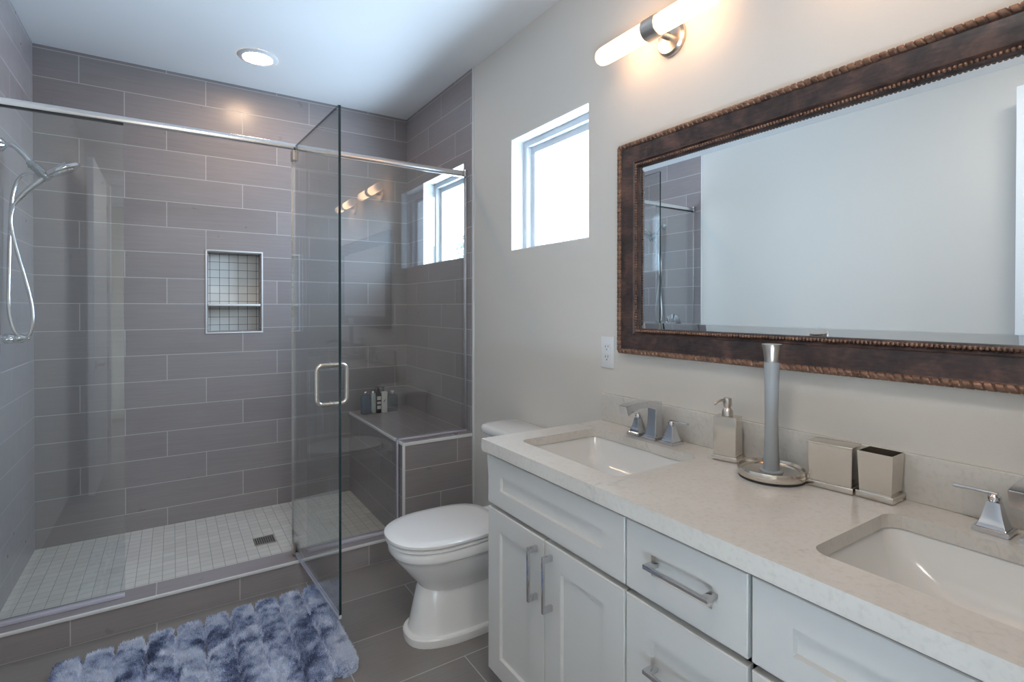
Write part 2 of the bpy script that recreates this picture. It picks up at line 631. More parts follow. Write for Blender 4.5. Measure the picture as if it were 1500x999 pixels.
# hall behind the camera
bm = B()
box(bm, -1.6, 1.8, -2.5, -2.4, 0, 2.6)
box(bm, -1.7, -1.6, -2.5, RY - 0.12, 0, 2.6)
box(bm, 1.8, 1.9, -2.5, RY - 0.12, 0, 2.6)
box(bm, -1.6, XL - 0.2, RY - 0.14, RY - 0.12, 0, 2.6)
box(bm, PX, 1.9, RY - 0.14, RY - 0.12, -0.1, 2.7)
tag(obj('wall_hall', bm, M['hall'], smooth=False), 'beige hall wall beyond the doorway, faint in the shower glass', 'wall', kind='structure')
bm = B()
box(bm, -1.7, 1.9, -2.5, RY - 0.12, 2.6, 2.7)
tag(obj('ceiling_hall', bm, M['ceiling'], smooth=False), 'hall ceiling beyond the doorway', 'ceiling', kind='structure')
# shower floor, kerb, bench
SF = 0.058
bm = B()
box(bm, XL, 1.075, 2.872, D, 0.0, SF)
tag(obj('floor_shower', bm, M['mosaic'], smooth=False), 'white square mosaic shower floor', 'floor', kind='structure')
bm = B()
box(bm, XL, 1.09, T, 2.872, 0, 0.118, 0.0)
for f in bm.faces:
    f.material_index = 1 if abs(f.calc_center_median().z - 0.118) < 1e-4 else 0
kerb = obj('kerb', bm, [M['kerbf'], M['kerbt']], smooth=False)
tag(kerb, 'low grey tiled kerb along the front of the shower', 'kerb', kind='structure')
bm = B()
box(bm, XL, 1.09, T - 0.006, T + 0.004, 0.108, 0.121, 0.0012)
obj('edge_trim', bm, M['trimw'], kerb)
bx0, bz = 1.068, 0.612
bench = thing('shower_bench', 'grey tiled corner bench inside the shower with white edge trim', 'bench', (1.28, 3.25, 0.0))
part('front_face', lambda b: box(b, bx0, W - 0.002, T, T + 0.02, 0, bz), M['benchf'], bench, smooth=False)
part('side_face', lambda b: box(b, bx0, bx0 + 0.02, T + 0.02, D, 0.0, bz), M['benchs'], bench, smooth=False)
part('seat', lambda b: box(b, bx0, W - 0.002, T, D, bz, bz + 0.01), M['bencht'], bench, smooth=False)


def btrim(b):
    box(b, bx0 - 0.005, W - 0.002, T - 0.006, T + 0.003, bz - 0.006, bz + 0.012, 0.001)
    box(b, bx0 - 0.006, bx0 + 0.003, T - 0.004, D, bz - 0.004, bz + 0.0115, 0.001)
    box(b, bx0 - 0.006, bx0 + 0.008, T - 0.006, T + 0.006, 0.0, bz - 0.004, 0.001)


part('edge_trim', btrim, M['trimw'], bench)

# niche
niche = thing('shower_niche', 'recessed shower niche lined with white mosaic tile in the back wall', 'niche', (0.34, D + 0.05, NX[2]), kind='structure')
nd_ = 0.09
part('mosaic_back', lambda b: box(b, NX[0], NX[1], D + nd_, D + nd_ + 0.01, NX[2], NX[3]), M['mosaicn'], niche, smooth=False)


def nsides(b):
    box(b, NX[0], NX[0] + 0.006, D + 0.004, D + nd_, NX[2], NX[3])
    box(b, NX[1] - 0.006, NX[1], D + 0.004, D + nd_, NX[2], NX[3])
    box(b, NX[0] + 0.006, NX[1] - 0.006, D + 0.004, D + nd_, NX[3] - 0.006, NX[3])
    box(b, NX[0] + 0.006, NX[1] - 0.006, D + 0.004, D + nd_, NX[2], NX[2] + 0.006)


part('tile_lining', nsides, M['back'], niche, smooth=False)
part('shelf', lambda b: box(b, NX[0] + 0.006, NX[1] - 0.006, D - 0.003, D + nd_, 1.378, 1.392, 0.002), M['trimw'], niche)


def ntrim(b):
    t = 0.009
    a, c, e, f = NX[0], NX[1], NX[2], NX[3]
    for x0, x1, z0, z1 in ((a - t, c + t, f, f + t), (a - t, c + t, e - t, e), (a - t, a, e, f), (c, c + t, e, f)):
        box(b, x0, x1, D - 0.004, D + 0.006, z0, z1, 0.001)


part('edge_trim', ntrim, M['trimw'], niche)


# windows
def window(k, label, slider):
    y0, y1, z0, z1 = WIN[k]
    w = thing('window_%d' % k, label, 'window', (PX + 0.12, (y0 + y1) / 2, z0), kind='structure')
    x = PX + 0.078

    def frame(b, t, xa, xb, ya, yb, za, zb):
        tb_ = t * 0.4          # low bottom rail
        for p in ((ya, yb, za, za + tb_), (ya, yb, zb - t, zb), (ya, ya + t, za + tb_, zb - t), (yb - t, yb, za + tb_, zb - t)):
            box(b, xa, xb, *p, 0.002)

    def lining(b):
        t = 0.004
        for p in ((y0 - .001, y1 + .001, z0 - .001, z0 + t), (y0 - .001, y1 + .001, z1 - t, z1 + .001),
                  (y0 - .001, y0 + t, z0 + t, z1 - t), (y1 - t, y1 + .001, z0 + t, z1 - t)):
            box(b, W + (0 if k == 1 else 0.008), x + 0.02, *p)
    part('window_reveal', lining, M['reveal'], w, smooth=False)

    def outer(b):
        frame(b, 0.030, x, x + 0.07, y0 + .004, y1 - .004, z0 + .004, z1 - .004)
    part('window_frame', outer, M['vinyl'], w)
    ym = (y0 + y1) / 2
    if slider:
        sashes = ((y0 + .034, ym + .02, x + 0.012), (ym - .02, y1 - .034, x + 0.04))
    else:
        sashes = ((y0 + .034, y1 - .034, x + 0.03),)
    for a, b_, xs in sashes:
        s = part('sash', lambda b: frame(b, 0.032, xs, xs + 0.026, a, b_, z0 + .016, z1 - .034), M['vinyl'], w)
        part('pane', lambda b: box(b, xs + .010, xs + .014, a + .03, b_ - .03, z0 + .027, z1 - .062), M['pane'], s, smooth=False)
    return w


window(1, 'small square shower window with white vinyl frame', False)
window(2, 'small square white window above the toilet', False)

# outside
bm = B()
box(bm, 4.2, 10.0, -16.0, -4.0, -3.0, 2.4)
hs = thing('neighbor_house', 'pale sided neighbouring house outside the windows', 'house', (7, -10, -3))
obj('siding_wall', bm, M['siding'], hs, smooth=False)
part('roof_edge', lambda b: box(b, 3.95, 10.2, -16.2, -3.8, 2.4, 2.57, 0.01), M['siding_trim'], hs)
tree = thing('leafy_tree', 'dark green leafy tree outside the shower window', 'tree', (4.30, 7.6, -3.0))
bm = B()
rnd = random.Random(3)
for i in range(3500):
    d = Vector((rnd.gauss(0, 1), rnd.gauss(0, 1), rnd.gauss(0, 1))).normalized() * (rnd.random() ** 0.4)
    p = Vector((4.30 + d.x * 0.5, 7.6 + d.y * 0.62, 1.75 + d.z * 0.95))
    a = Vector((rnd.uniform(-1, 1), rnd.uniform(-1, 1), rnd.uniform(-1, 1))).normalized()
    b2 = a.cross(Vector((rnd.uniform(-1, 1), rnd.uniform(-1, 1), rnd.uniform(-1, 1)))).normalized()
    s = rnd.uniform(.03, .06)
    bm.faces.new([bm.verts.new(p + a * s), bm.verts.new(p + b2 * s * .5), bm.verts.new(p - a * s), bm.verts.new(p - b2 * s * .5)])
obj('foliage', bm, M['leaf'], tree, smooth=False)
part('trunk', lambda b: tube(b, smooth_path([(4.30, 7.6, -3), (4.32, 7.6, -1), (4.27, 7.62, 1.0), (4.30, 7.6, 1.9)]), 0.06), M['bark'], tree)

# ================================================================== entry door leaf, opened against the left wall
dl = thing('door_1', 'white entry door standing open against the left wall', 'door', (-0.5, 0.4, 0.01), kind='structure')


def leaf(b):
    box(b, -0.505, -0.468, -0.095, 0.808, 0.01, 2.45, 0.002)


part('door_panel', leaf, M['reveal'], dl)
for hz in (0.25, 0.9, 1.55, 2.2):
    part('hinge', lambda b: lathe(b, [(0.007, hz - .05), (0.007, hz + .05)], (-0.463, -0.098, 0), 'z', 10), M['nickel'], dl)


def lever(b):
    lathe(b, [(0.03, -0.468), (0.03, -0.458), (0.011, -0.456), (0.011, -0.418)], (0, 0.77, 0.95), 'x', 20)
    box(b, -0.425, -0.410, 0.655, 0.78, 0.941, 0.959, 0.004)


part('door_handle', lever, M['nickel'], dl)

# ================================================================== shower fixtures
# header rail
rail = thing('header_rail', 'satin metal header rail across the top of the shower glass', 'rail', ((XL + W) / 2, 2.812, 2.16))


def railm(b):
    prof = []
    for i in range(24):
        a = 2 * PI * i / 24
        cx_, cz_ = math.cos(a), math.sin(a)
        prof.append((2.812 + 0.0125 * math.copysign(abs(cx_) ** 0.6, cx_), 2.177 + 0.0155 * math.copysign(abs(cz_) ** 0.6, cz_)))
    loft(b, [[(x, p[0], p[1]) for p in prof] for x in (XL + 0.001, W - 0.004)])


part('bar', railm, M['satin'], rail)
part('wall_bracket', lambda b: box(b, W - 0.022, W - 0.003, 2.793, 2.831, 2.156, 2.198, 0.003), M['chrome'], rail)
part('wall_bracket', lambda b: box(b, XL + .001, XL + 0.02, 2.793, 2.831, 2.156, 2.198, 0.003), M['chrome'], rail)


def glass_panel(b, poly, y0, y1):
    """poly in x,z; big faces material 0, rim faces material 1"""
    a = [b.verts.new((p[0], y0, p[1])) for p in poly]
    c = [b.verts.new((p[0], y1, p[1])) for p in poly]
    b.faces.new(a).material_index = 0
    b.faces.new(list(reversed(c))).material_index = 0
    for i in range(len(poly)):
        j = (i + 1) % len(poly)
        b.faces.new((a[i], a[j], c[j], c[i])).material_index = 1


G0, G1 = 2.806, 2.816
p1 = thing('shower_glass_panel', 'fixed clear glass shower panel beside the shower head wall', 'glass panel', (-0.4, 2.811, 0.12), group='fixed shower glass panels')
bm = B()
glass_panel(bm, [(XL + .002, 0.126), (-0.172, 0.126), (-0.172, 2.1605), (XL + .002, 2.1605)], G0, G1)
obj('glass', bm, [M['glass'], M['satin']], p1, smooth=False)
part('bottom_channel', lambda b: box(b, XL + .002, -0.172, 2.799, 2.823, 0.119, 0.134, 0.001), M['seal'], p1)
part('top_gasket', lambda b: box(b, XL + .002, -0.172, 2.803, 2.819, 2.156, 2.161), M['black'], p1)
p2 = thing('shower_glass_panel', 'fixed clear glass shower panel notched over the tiled bench', 'glass panel', (1.0, 2.811, 0.12), group='fixed shower glass panels')
bm = B()
glass_panel(bm, [(0.577, 0.126), (bx0 - 0.012, 0.126), (bx0 - 0.012, 0.631), (W - 0.006, 0.631), (W - 0.006, 2.1605), (0.577, 2.1605)], G0, G1)
obj('glass', bm, [M['glass'], M['satin']], p2, smooth=False)


def chan(b):
    box(b, 0.577, bx0 - 0.012, 2.799, 2.823, 0.119, 0.134, 0.001)
    box(b, bx0 - 0.004, W - 0.006, 2.799, 2.823, 0.6235, 0.634, 0.001)
    box(b, bx0 - 0.013, bx0 - 0.0065, 2.799, 2.823, 0.134, 0.63, 0.001)


part('bottom_channel', chan, M['seal'], p2)
part('top_gasket', lambda b: box(b, 0.577, W - .006, 2.803, 2.819, 2.156, 2.161), M['satin'], p2)
part('wall_channel', lambda b: box(b, W - .014, W - .003, 2.797, 2.825, 0.64, 2.153, 0.001), M['satin'], p2)

# door (local frame: pivot at origin, +x' = towards the free edge)
door = thing('shower_glass_door', 'clear frameless glass shower door swung open toward the bathmat', 'shower door', (0.522, 2.811, 0.12))
dv = Vector((0.563 - 0.522, 2.127 - 2.811, 0)).normalized()
nv = Vector((-dv.y, dv.x, 0))


def dpt(t, n, z):
    p = Vector((0.522, 2.811, 0)) + dv * t + nv * n
    return Vector((p.x, p.y, z))


def dbox(b, t0, t1, n0, n1, z0, z1, bevel=0.0, mis=None):
    vs_ = [b.verts.new(dpt(t, n, z)) for t in (t0, t1) for n in (n0, n1) for z in (z0, z1)]
    idx = [(0, 1, 3, 2), (4, 6, 7, 5), (0, 4, 5, 1), (2, 3, 7, 6), (0, 2, 6, 4), (1, 5, 7, 3)]
    fs = [b.faces.new([vs_[i] for i in f]) for f in idx]
    if mis:
        for f, m_ in zip(fs, mis):
            f.material_index = m_
    if bevel:
        bmesh.ops.bevel(b, geom=list({e for f in fs for e in f.edges}), offset=bevel, segments=2, affect='EDGES')


DT0, DT1, DZ0, DZ1 = -0.05, 0.686, 0.138, 2.176
bm = B()
dpoly = [(DT0, DZ0), (DT1, DZ0), (DT1, DZ1), (0.035, DZ1), (0.035, 2.154), (DT0, 2.154)]
da = [bm.verts.new(dpt(t, -0.005, z)) for t, z in dpoly]
dc = [bm.verts.new(dpt(t, 0.005, z)) for t, z in dpoly]
bm.faces.new(da).material_index = 0
bm.faces.new(list(reversed(dc))).material_index = 0
for i in range(6):
    j = (i + 1) % 6
    bm.faces.new((da[i], da[j], dc[j], dc[i])).material_index = 2 if i == 5 else 1
obj('glass', bm, [M['glass'], M['edge'], M['satin']], door, smooth=False)
part('bottom_seal', lambda b: dbox(b, DT0 + .07, DT1, -0.006, 0.006, 0.122, 0.139, 0.002), M['seal'], door)
for z0, z1 in ((2.106, 2.158), (0.124, 0.180)):
    part('pivot_hinge', lambda b: (dbox(b, -0.026, 0.026, 0.0055, 0.014, z0, z1, 0.002), dbox(b, -0.026, 0.026, -0.014, -0.0055, z0, z1, 0.002)), M['nickel'], door)


def pull(b):
    tc, off = 0.585, 0.062
    za, zb = 0.970, 1.132
    c_ = []
    # rounded rectangle loop crossing the glass at top and bottom
    r = 0.024
    for cn, cz, a0 in ((off - r, zb - r, 0), (-(off - r), zb - r, 90), (-(off - r), za + r, 180), (off - r, za + r, 270)):
        for k in range(7):
            a = R(a0 + k * 15)
            c_.append(dpt(tc, cn + r * math.cos(a), cz + r * math.sin(a)))
    tube(b, c_, 0.0088, 14, loop=True)
    for z in (za, zb):
        for s in (-1, 1):
            ring = []
            for n_ in (s * 0.0055, s * 0.009):
                ring.append([dpt(tc, n_, z) + dv * (0.012 * math.cos(2 * PI * k / 16)) + Vector((0, 0, 0.012 * math.sin(2 * PI * k / 16))) for k in range(16)])
            loft(b, ring)


part('handle', pull, M['nickel'], door)

# shower head
sy = 3.124
sh = thing('handheld_shower', 'chrome shower arm with docked oval handheld shower head', 'shower head', (XL, sy, 2.07))
part('flange', lambda b: lathe(b, [(0.030, XL + .001), (0.030, XL + .006), (0.018, XL + .016), (0.012, XL + .020)], (0, sy, 2.078), 'x', 24), M['chrome'], sh)
part('arm', lambda b: tube(b, smooth_path([(XL + .005, sy, 2.078), (-0.585, sy, 2.080), (-0.553, sy, 2.052), (-0.520, sy, 2.008)]), 0.0095, 14), M['chrome'], sh)


def holder(b):
    tube(b, smooth_path([(-0.528, sy, 2.018), (-0.505, sy, 1.992), (-0.482, sy, 1.968), (-0.462, sy, 1.948)]),
         [0.015] * 6 + [0.019] * 6 + [0.021] * 8 + [0.020] * 5, 16)
    lathe(b, [(0.016, -0.012), (0.018, 0.0), (0.016, 0.012)], (-0.520, sy, 2.006), 'x', 16)


part('holder', holder, plain('grey_chrome_holder', (0.35, 0.37, 0.39), 0.15, 0.9), sh)


def handheld(b):
    pts = smooth_path([(-0.567, sy, 1.842), (-0.535, sy, 1.888), (-0.490, sy, 1.938), (-0.440, sy, 1.985), (-0.395, sy, 2.018)], 6)
    m_ = len(pts)
    tube(b, pts, [0.010 + 0.011 * (i / (m_ - 1)) ** 1.3 for i in range(m_)], 16)
    # oval spray plate, facing down and to the right
    c = Vector((-0.415, sy, 1.998))
    ax = Vector((0.60, 0, 0.33)).normalized()      # long direction
    nn = Vector((0.33, 0, -0.60)).normalized() * -1
    ay = Vector((0, 1, 0))
    rings = []
    for h, s in ((0.014, 0.35), (0.011, 0.75), (0.006, 0.96), (0.0, 1.0), (-0.008, 0.97), (-0.011, 0.85)):
        rings.append([c + nn * h + ax * (0.072 * s * math.cos(2 * PI * k / 28)) + ay * (0.05 * s * math.sin(2 * PI * k / 28)) for k in range(28)])
    loft(b, rings)


hh = part('handheld_head', handheld, M['chrome'], sh)


def face_(b):
    c = Vector((-0.415, sy, 1.998))
    ax = Vector((0.60, 0, 0.33)).normalized()
    nn = Vector((0.33, 0, -0.60)).normalized() * -1
    ay = Vector((0, 1, 0))
    rings = []
    for h, s in ((-0.0105, 0.7), (-0.018, 0.66), (-0.019, 0.58)):
        rings.append([c + nn * h + ax * (0.072 * s * math.cos(2 * PI * k / 28)) + ay * (0.05 * s * math.sin(2 * PI * k / 28)) for k in range(28)])
    loft(b, rings)


part('spray_face', face_, M['chrome'], hh)
hose = smooth_path([(-0.512, sy + .012, 1.975), (-0.560, sy + .03, 1.955), (-0.588, sy + .035, 1.88), (-0.597, sy + .03, 1.74), (-0.601, sy + .02, 1.52),
                    (-0.598, sy, 1.36), (-0.580, sy - .01, 1.272), (-0.556, sy - .01, 1.238), (-0.532, sy - .01, 1.240), (-0.519, sy - .01, 1.290),
                    (-0.523, sy, 1.38), (-0.545, sy, 1.50), (-0.573, sy, 1.63), (-0.590, sy, 1.74), (-0.582, sy, 1.81), (-0.567, sy, 1.842)], 10)
hr = []
for i in range(len(hose)):
    hr.append(0.0068)
part('hose', lambda b: tube(b, hose, hr, 10), M['satin'], sh)
sv = thing('shower_valve', 'chrome shower valve handle low on the shower wall', 'shower valve', (XL, sy, 1.232))
part('escutcheon', lambda b: lathe(b, [(0.085, XL + .001), (0.084, XL + .006), (0.04, XL + .012), (0.038, XL + .014)], (0, 3.02, 1.232), 'x', 36), M['chrome'], sv)
part('valve_body', lambda b: lathe(b, [(0.022, XL + .012), (0.024, XL + .03), (0.018, XL + .045), (0.021, XL + .055), (0.019, XL + .07), (0.012, XL + .078), (0.010, XL + .094)], (0, sy - .005, 1.233), 'x', 24), M['chrome'], sv)
part('lever', lambda b: tube(b, smooth_path([(XL + .012, 3.02, 1.232), (XL + .05, 3.03, 1.232), (XL + .055, 3.10, 1.225)]), 0.009, 12), M['chrome'], sv)

# drain
dr = thing('floor_drain', 'square slotted metal drain in the white mosaic floor', 'drain', (0.435, 3.222, SF))
part('drain_body', lambda b: box(b, 0.382, 0.488, 3.170, 3.274, SF + .0005, SF + 0.002), M['slot'], dr)


def grate(b):
    for i in range(10):
        x = 0.384 + i * 0.0108
        box(b, x, x + 0.0058, 3.174, 3.270, SF + .002, SF + .005)
    for y0, y1 in ((3.168, 3.175), (3.269, 3.276)):
        box(b, 0.380, 0.490, y0, y1, SF + .001, SF + .0055, 0.001)


part('grate', grate, M['nickel'], dr)

# bottles on the bench
BZ = bz + 0.0115
GB = 'toiletries on the shower bench'


def rrect(cx_, cy_, hx, hy, r, z, n=6):
    out = []
    for sx, sy_, a0 in ((1, 1, 0), (-1, 1, 90), (-1, -1, 180), (1, -1, 270)):
        for k in range(n):
            a = R(a0 + 90 * k / (n - 1))
            out.append((cx_ + sx * (hx - r) + r * math.cos(a), cy_ + sy_ * (hy - r) + r * math.sin(a), z))
    return out


def rbottle(b, cx_, cy_, hx, hy, r, h, neck=0.010, shoulder=0.02):
    loft(b, [rrect(cx_, cy_, hx * .94, hy * .94, r * .9, BZ), rrect(cx_, cy_, hx, hy, r, BZ + .004),
             rrect(cx_, cy_, hx, hy, r, BZ + h - shoulder), rrect(cx_, cy_, hx * .85, hy * .85, r * .85, BZ + h - shoulder * .35),
             rrect(cx_, cy_, neck, neck, neck * .98, BZ + h)])


bo = thing('toiletry_bottle', 'clear blue-grey squat bottle, leftmost on the shower bench', 'bottle', (1.142, 3.64, BZ), GB)
part('bottle_body', lambda b: rbottle(b, 1.142, 3.64, 0.033, 0.022, 0.012, 0.135), plain('smoky_blue_plastic', (0.16, 0.20, 0.26), 0.15, Alpha=0.75), bo)
part('cap', lambda b: lathe(b, [(0.016, 0), (0.017, 0.002), (0.017, 0.016), (0.014, 0.02)], (1.142, 3.64, BZ + .1355), 'z', 20), M['satin'], bo)
bo = thing('toiletry_bottle', 'slim pale grey bottle beside the dark maroon bottle', 'bottle', (1.194, 3.64, BZ), GB)
part('bottle_body', lambda b: rbottle(b, 1.194, 3.64, 0.0165, 0.018, 0.006, 0.140, 0.012), plain('pale_grey_green_plastic', (0.46, 0.50, 0.48), 0.35), bo)
part('cap', lambda b: lathe(b, [(0.013, 0), (0.014, 0.01), (0.012, 0.014)], (1.194, 3.64, BZ + .1405), 'z', 16), M['satin'], bo)
bo = thing('toiletry_bottle', 'dark maroon pump bottle with small white labels on the bench', 'bottle', (1.229, 3.63, BZ), GB)
part('bottle_body', lambda b: rbottle(b, 1.229, 3.63, 0.0165, 0.016, 0.005, 0.148, 0.008), M['maroon'], bo)
for z0, z1 in ((0.028, 0.052), (0.064, 0.080), (0.092, 0.118)):
    part('paper_label', lambda b: box(b, 1.215, 1.243, 3.6128, 3.6136, BZ + z0, BZ + z1), M['labelw'], bo)
part('pump', lambda b: (lathe(b, [(0.009, 0), (0.009, 0.016), (0.005, 0.018), (0.005, 0.03)], (1.229, 3.63, BZ + .1485), 'z', 14),
                        box(b, 1.207, 1.237, 3.623, 3.637, BZ + .176, BZ + .185, .002)), M['black'], bo)
bo = thing('toiletry_bottle', 'white square bottle with a grey leaf mark on the bench', 'bottle', (1.268, 3.625, BZ), GB)
part('bottle_body', lambda b: rbottle(b, 1.268, 3.625, 0.020, 0.018, 0.005, 0.150, 0.012, 0.008), plain('matte_white_bottle', (0.66, 0.65, 0.62), 0.4), bo)
part('cap', lambda b: (lathe(b, [(0.008, 0), (0.008, 0.014), (0.004, 0.016), (0.004, 0.026)], (1.262, 3.625, BZ + .1505), 'z', 14),
                       box(b, 1.250, 1.272, 3.619, 3.631, BZ + .174, BZ + .183, .002)), M['black'], bo)


def leafmark(b):
    for (xa, za, ang, ln) in ((1.266, 0.085, 35, .016), (1.270, 0.090, 60, .014), (1.262, 0.078, 15, .014)):
        ca, sa = math.cos(R(ang)), math.sin(R(ang))
        pts = [(-.5, 0), (0, .22), (.5, 0), (0, -.22)]
        prism(b, [(xa + ln * (p * ca - q * sa), BZ + za + ln * (p * sa + q * ca)) for p, q in pts], 'y', 3.6062, 3.6068)


part('leaf_mark', leafmark, M['labeld'], bo)
bo = thing('toiletry_bottle', 'clear empty bottle, rightmost on the shower bench', 'bottle', (1.335, 3.64, BZ), GB)
part('bottle_body', lambda b: rbottle(b, 1.335, 3.64, 0.038, 0.022, 0.014, 0.125, 0.012), M['bottleglass'], bo)
part('cap', lambda b: lathe(b, [(0.014, 0), (0.014, 0.016), (0.012, 0.019)], (1.335, 3.64, BZ + .1255), 'z', 20), M['frost'], bo)

# ================================================================== recessed light
rl = thing('recessed_downlight', 'round glowing recessed downlight in the ceiling above the shower', 'ceiling light', (0.415, 3.29, C))


def ring_(b, cx_, cy_):
    lathe(b, [(0.072, C - .004), (0.080, C - .010), (0.100, C - .006), (0.106, C - .0005)], (cx_, cy_, 0), 'z', 40, cap=False)


part('trim_ring', lambda b: ring_(b, 0.415, 3.29), M['plastic'], rl)
part('lens', lambda b: lathe(b, [(0.074, C - .008), (0.074, C - .002)], (0.415, 3.29, 0), 'z', 40), M['downlens'], rl)
fl = thing('fill_ceiling_light', 'round opal ceiling light added as soft fill above the vanity aisle, out of frame', 'ceiling light', (0.20, 0.42, C))  # invented fixture, put in to brighten the room softly
part('fixture_base', lambda b: lathe(b, [(0.215, C - .022), (0.215, C - .0005)], (0.20, 0.42, 0), 'z', 48), M['nickel'], fl)
part('lamp_shade', lambda b: lathe(b, [(0.05, C - .095), (0.13, C - .085), (0.19, C - .055), (0.208, C - .022)], (0.20, 0.42, 0), 'z', 48), M['fill_lens'], fl)
hl = thing('hall_fill_light', 'round opal light added in the hall as fill through the doorway, out of frame', 'ceiling light', (0.1, -1.2, 2.6))  # added lamp in the unseen hall, sends fill through the doorway
part('fixture_base', lambda b: lathe(b, [(0.255, 2.58), (0.255, 2.5995)], (0.1, -1.2, 0), 'z', 48), M['nickel'], hl)
part('lamp_shade', lambda b: lathe(b, [(0.06, 2.50), (0.16, 2.51), (0.23, 2.54), (0.248, 2.58)], (0.1, -1.2, 0), 'z', 48), M['fill_lens'], hl)



def disk_lamp(x, y, z, rad, watts):  # soft disk under each added shade, supplies the fill
    l = bpy.data.lights.new('fill_lamp', 'AREA')
    l.shape = 'DISK'
    l.size = 2 * rad
    l.energy = watts
    l.color = (1.0, 0.96, 0.90)
    o = bpy.data.objects.new('fill_lamp', l)
    COL.objects.link(o)
    o.location = (x, y, z)


disk_lamp(0.20, 0.42, C - .097, 0.20, ROOM_FILL_W)
disk_lamp(0.1, -1.2, 2.497, 0.24, HALL_FILL_W)

# ================================================================== sconces
SX, SY, SZ = PX, 1.264, 2.330
sc = thing('wall_sconce', 'two tube opal vanity sconce left above the mirror', 'wall light', (SX, SY, SZ), 'vanity sconces')
TX = 1.405
part('backplate', lambda b: lathe(b, [(0.060, SX - .0005), (0.060, SX - .012), (0.052, SX - .020), (0.018, SX - .024)], (0, SY, SZ), 'x', 40), M['nickel'], sc)
part('arm', lambda b: lathe(b, [(0.014, SX - .02), (0.014, TX + .030)], (0, SY, SZ + .004), 'x', 20), M['nickel'], sc)
part('collar', lambda b: lathe(b, [(0.036, SY - .030), (0.038, SY - .028), (0.038, SY + .028), (0.036, SY + .030)], (TX, 0, SZ + .012), 'y', 32), M['nickel'], sc)
for s in (-1, 1):
    def tb(b):
        pr = [(0.033, 0.0302), (0.034, 0.05), (0.034, 0.24), (0.033, 0.252), (0.030, 0.264), (0.023, 0.273), (0.012, 0.278)]
        lathe(b, [(r, SY + s * h) for r, h in pr], (TX, 0, SZ + .012), 'y', 32)
    part('glass_shade', tb, M['tube'], sc)
dup(sc, (0, -0.76, 0), 'two tube opal vanity sconce right above the mirror, seen reflected in the shower glass')

# ================================================================== mirror
MY0, MY1, MZ0, MZ1 = 0.0, 1.508, 1.192, 2.004
mr = thing('framed_mirror', 'large wall mirror in a dark bronze frame with rope edge', 'mirror', (PX, (MY0 + MY1) / 2, MZ0))


def frame_sweep(b, prof):
    """prof: (inset d, depth from wall h)"""
    rings = []
    for ys, zs in ((1, 1), (1, -1), (-1, -1), (-1, 1)):
        ring = []
        for d, h in prof:
            y = (MY1 - d) if ys > 0 else (MY0 + d)
            z = (MZ1 - d) if zs > 0 else (MZ0 + d)
            ring.append((PX - h, y, z))
        rings.append(ring)
    loft(b, rings, loop=True)


part('frame', lambda b: frame_sweep(b, [(0.004, 0.001), (0.004, 0.022), (0.016, 0.030), (0.020, 0.027), (0.026, 0.0275), (0.050, 0.0245), (0.074, 0.021),
                                        (0.078, 0.024), (0.082, 0.020), (0.098, 0.014), (0.100, 0.009), (0.100, 0.001)]), M['bronze'], mr, angle=25)


def rope(b):
    """twisted rope along the outer edge"""
    d = 0.009
    cs = [(MY1 - d, MZ1 - d), (MY1 - d, MZ0 + d), (MY0 + d, MZ0 + d), (MY0 + d, MZ1 - d)]
    n = 14
    for k in range(4):
        (ya, za), (yb, zb) = cs[k], cs[(k + 1) % 4]
        L = math.hypot(yb - ya, zb - za)
        st = max(2, int(L / 0.0013))
        ty, tz = (yb - ya) / L, (zb - za) / L
        rings = []
        for i in range(st + 1):
            s = L * i / st
            ring = []
            for q in range(n):
                a = 2 * PI * q / n
                ph = s / 0.0185 * 2 * PI + a * 1.0
                g = abs(math.sin(ph / 2))
                r = 0.0100 * (0.50 + 0.50 * min(1.0, g * 2.4) ** 0.7)
                ln = r * math.cos(a)          # in wall plane, perpendicular to the run
                ring.append((PX - 0.0265 - r * math.sin(a), ya + ty * s - tz * ln, za + tz * s + ty * ln))
            rings.append(ring)
        loft(b, rings)


part('rope_molding', rope, M['copper'], mr, angle=60)


def beads(b):
    d = 0.0905
    cs = [(MY1 - d, MZ1 - d), (MY1 - d, MZ0 + d), (MY0 + d, MZ0 + d), (MY0 + d, MZ1 - d)]
    for k in range(4):
        (ya, za), (yb, zb) = cs[k], cs[(k + 1) % 4]
        L = math.hypot(yb - ya, zb - za)
        n = int(L / 0.0098)
        for i in range(n):
            f = (i + 0.5) / n
            m_ = Matrix.Translation((PX - 0.0225, ya + (yb - ya) * f, za + (zb - za) * f))
            bmesh.ops.create_uvsphere(b, u_segments=8, v_segments=5, radius=0.0050, matrix=m_)


part('bead_molding', beads, M['copper'], mr, angle=80)


def mglass(b):
    gy0, gy1, gz0, gz1 = MY0 + 0.098, MY1 - 0.098, MZ0 + 0.098, MZ1 - 0.098
    h0, h1, w_ = 0.0075, 0.0100, 0.024
    o_ = [(gy0, gz0), (gy1, gz0), (gy1, gz1), (gy0, gz1)]
    i_ = [(gy0 + w_, gz0 + w_), (gy1 - w_, gz0 + w_), (gy1 - w_, gz1 - w_), (gy0 + w_, gz1 - w_)]
    A = [b.verts.new((PX - h0, *p)) for p in o_]
    I = [b.verts.new((PX - h1, *p)) for p in i_]
    Z_ = [b.verts.new((PX - 0.002, *p)) for p in o_]
    b.faces.new(I)
    b.faces.new(Z_)
    for k in range(4):
        j = (k + 1) % 4
        b.faces.new((A[k], A[j], I[j], I[k]))
        b.faces.new((A[k], A[j], Z_[j], Z_[k]))


part('mirror_glass', mglass, M['mirror'], mr, smooth=False)

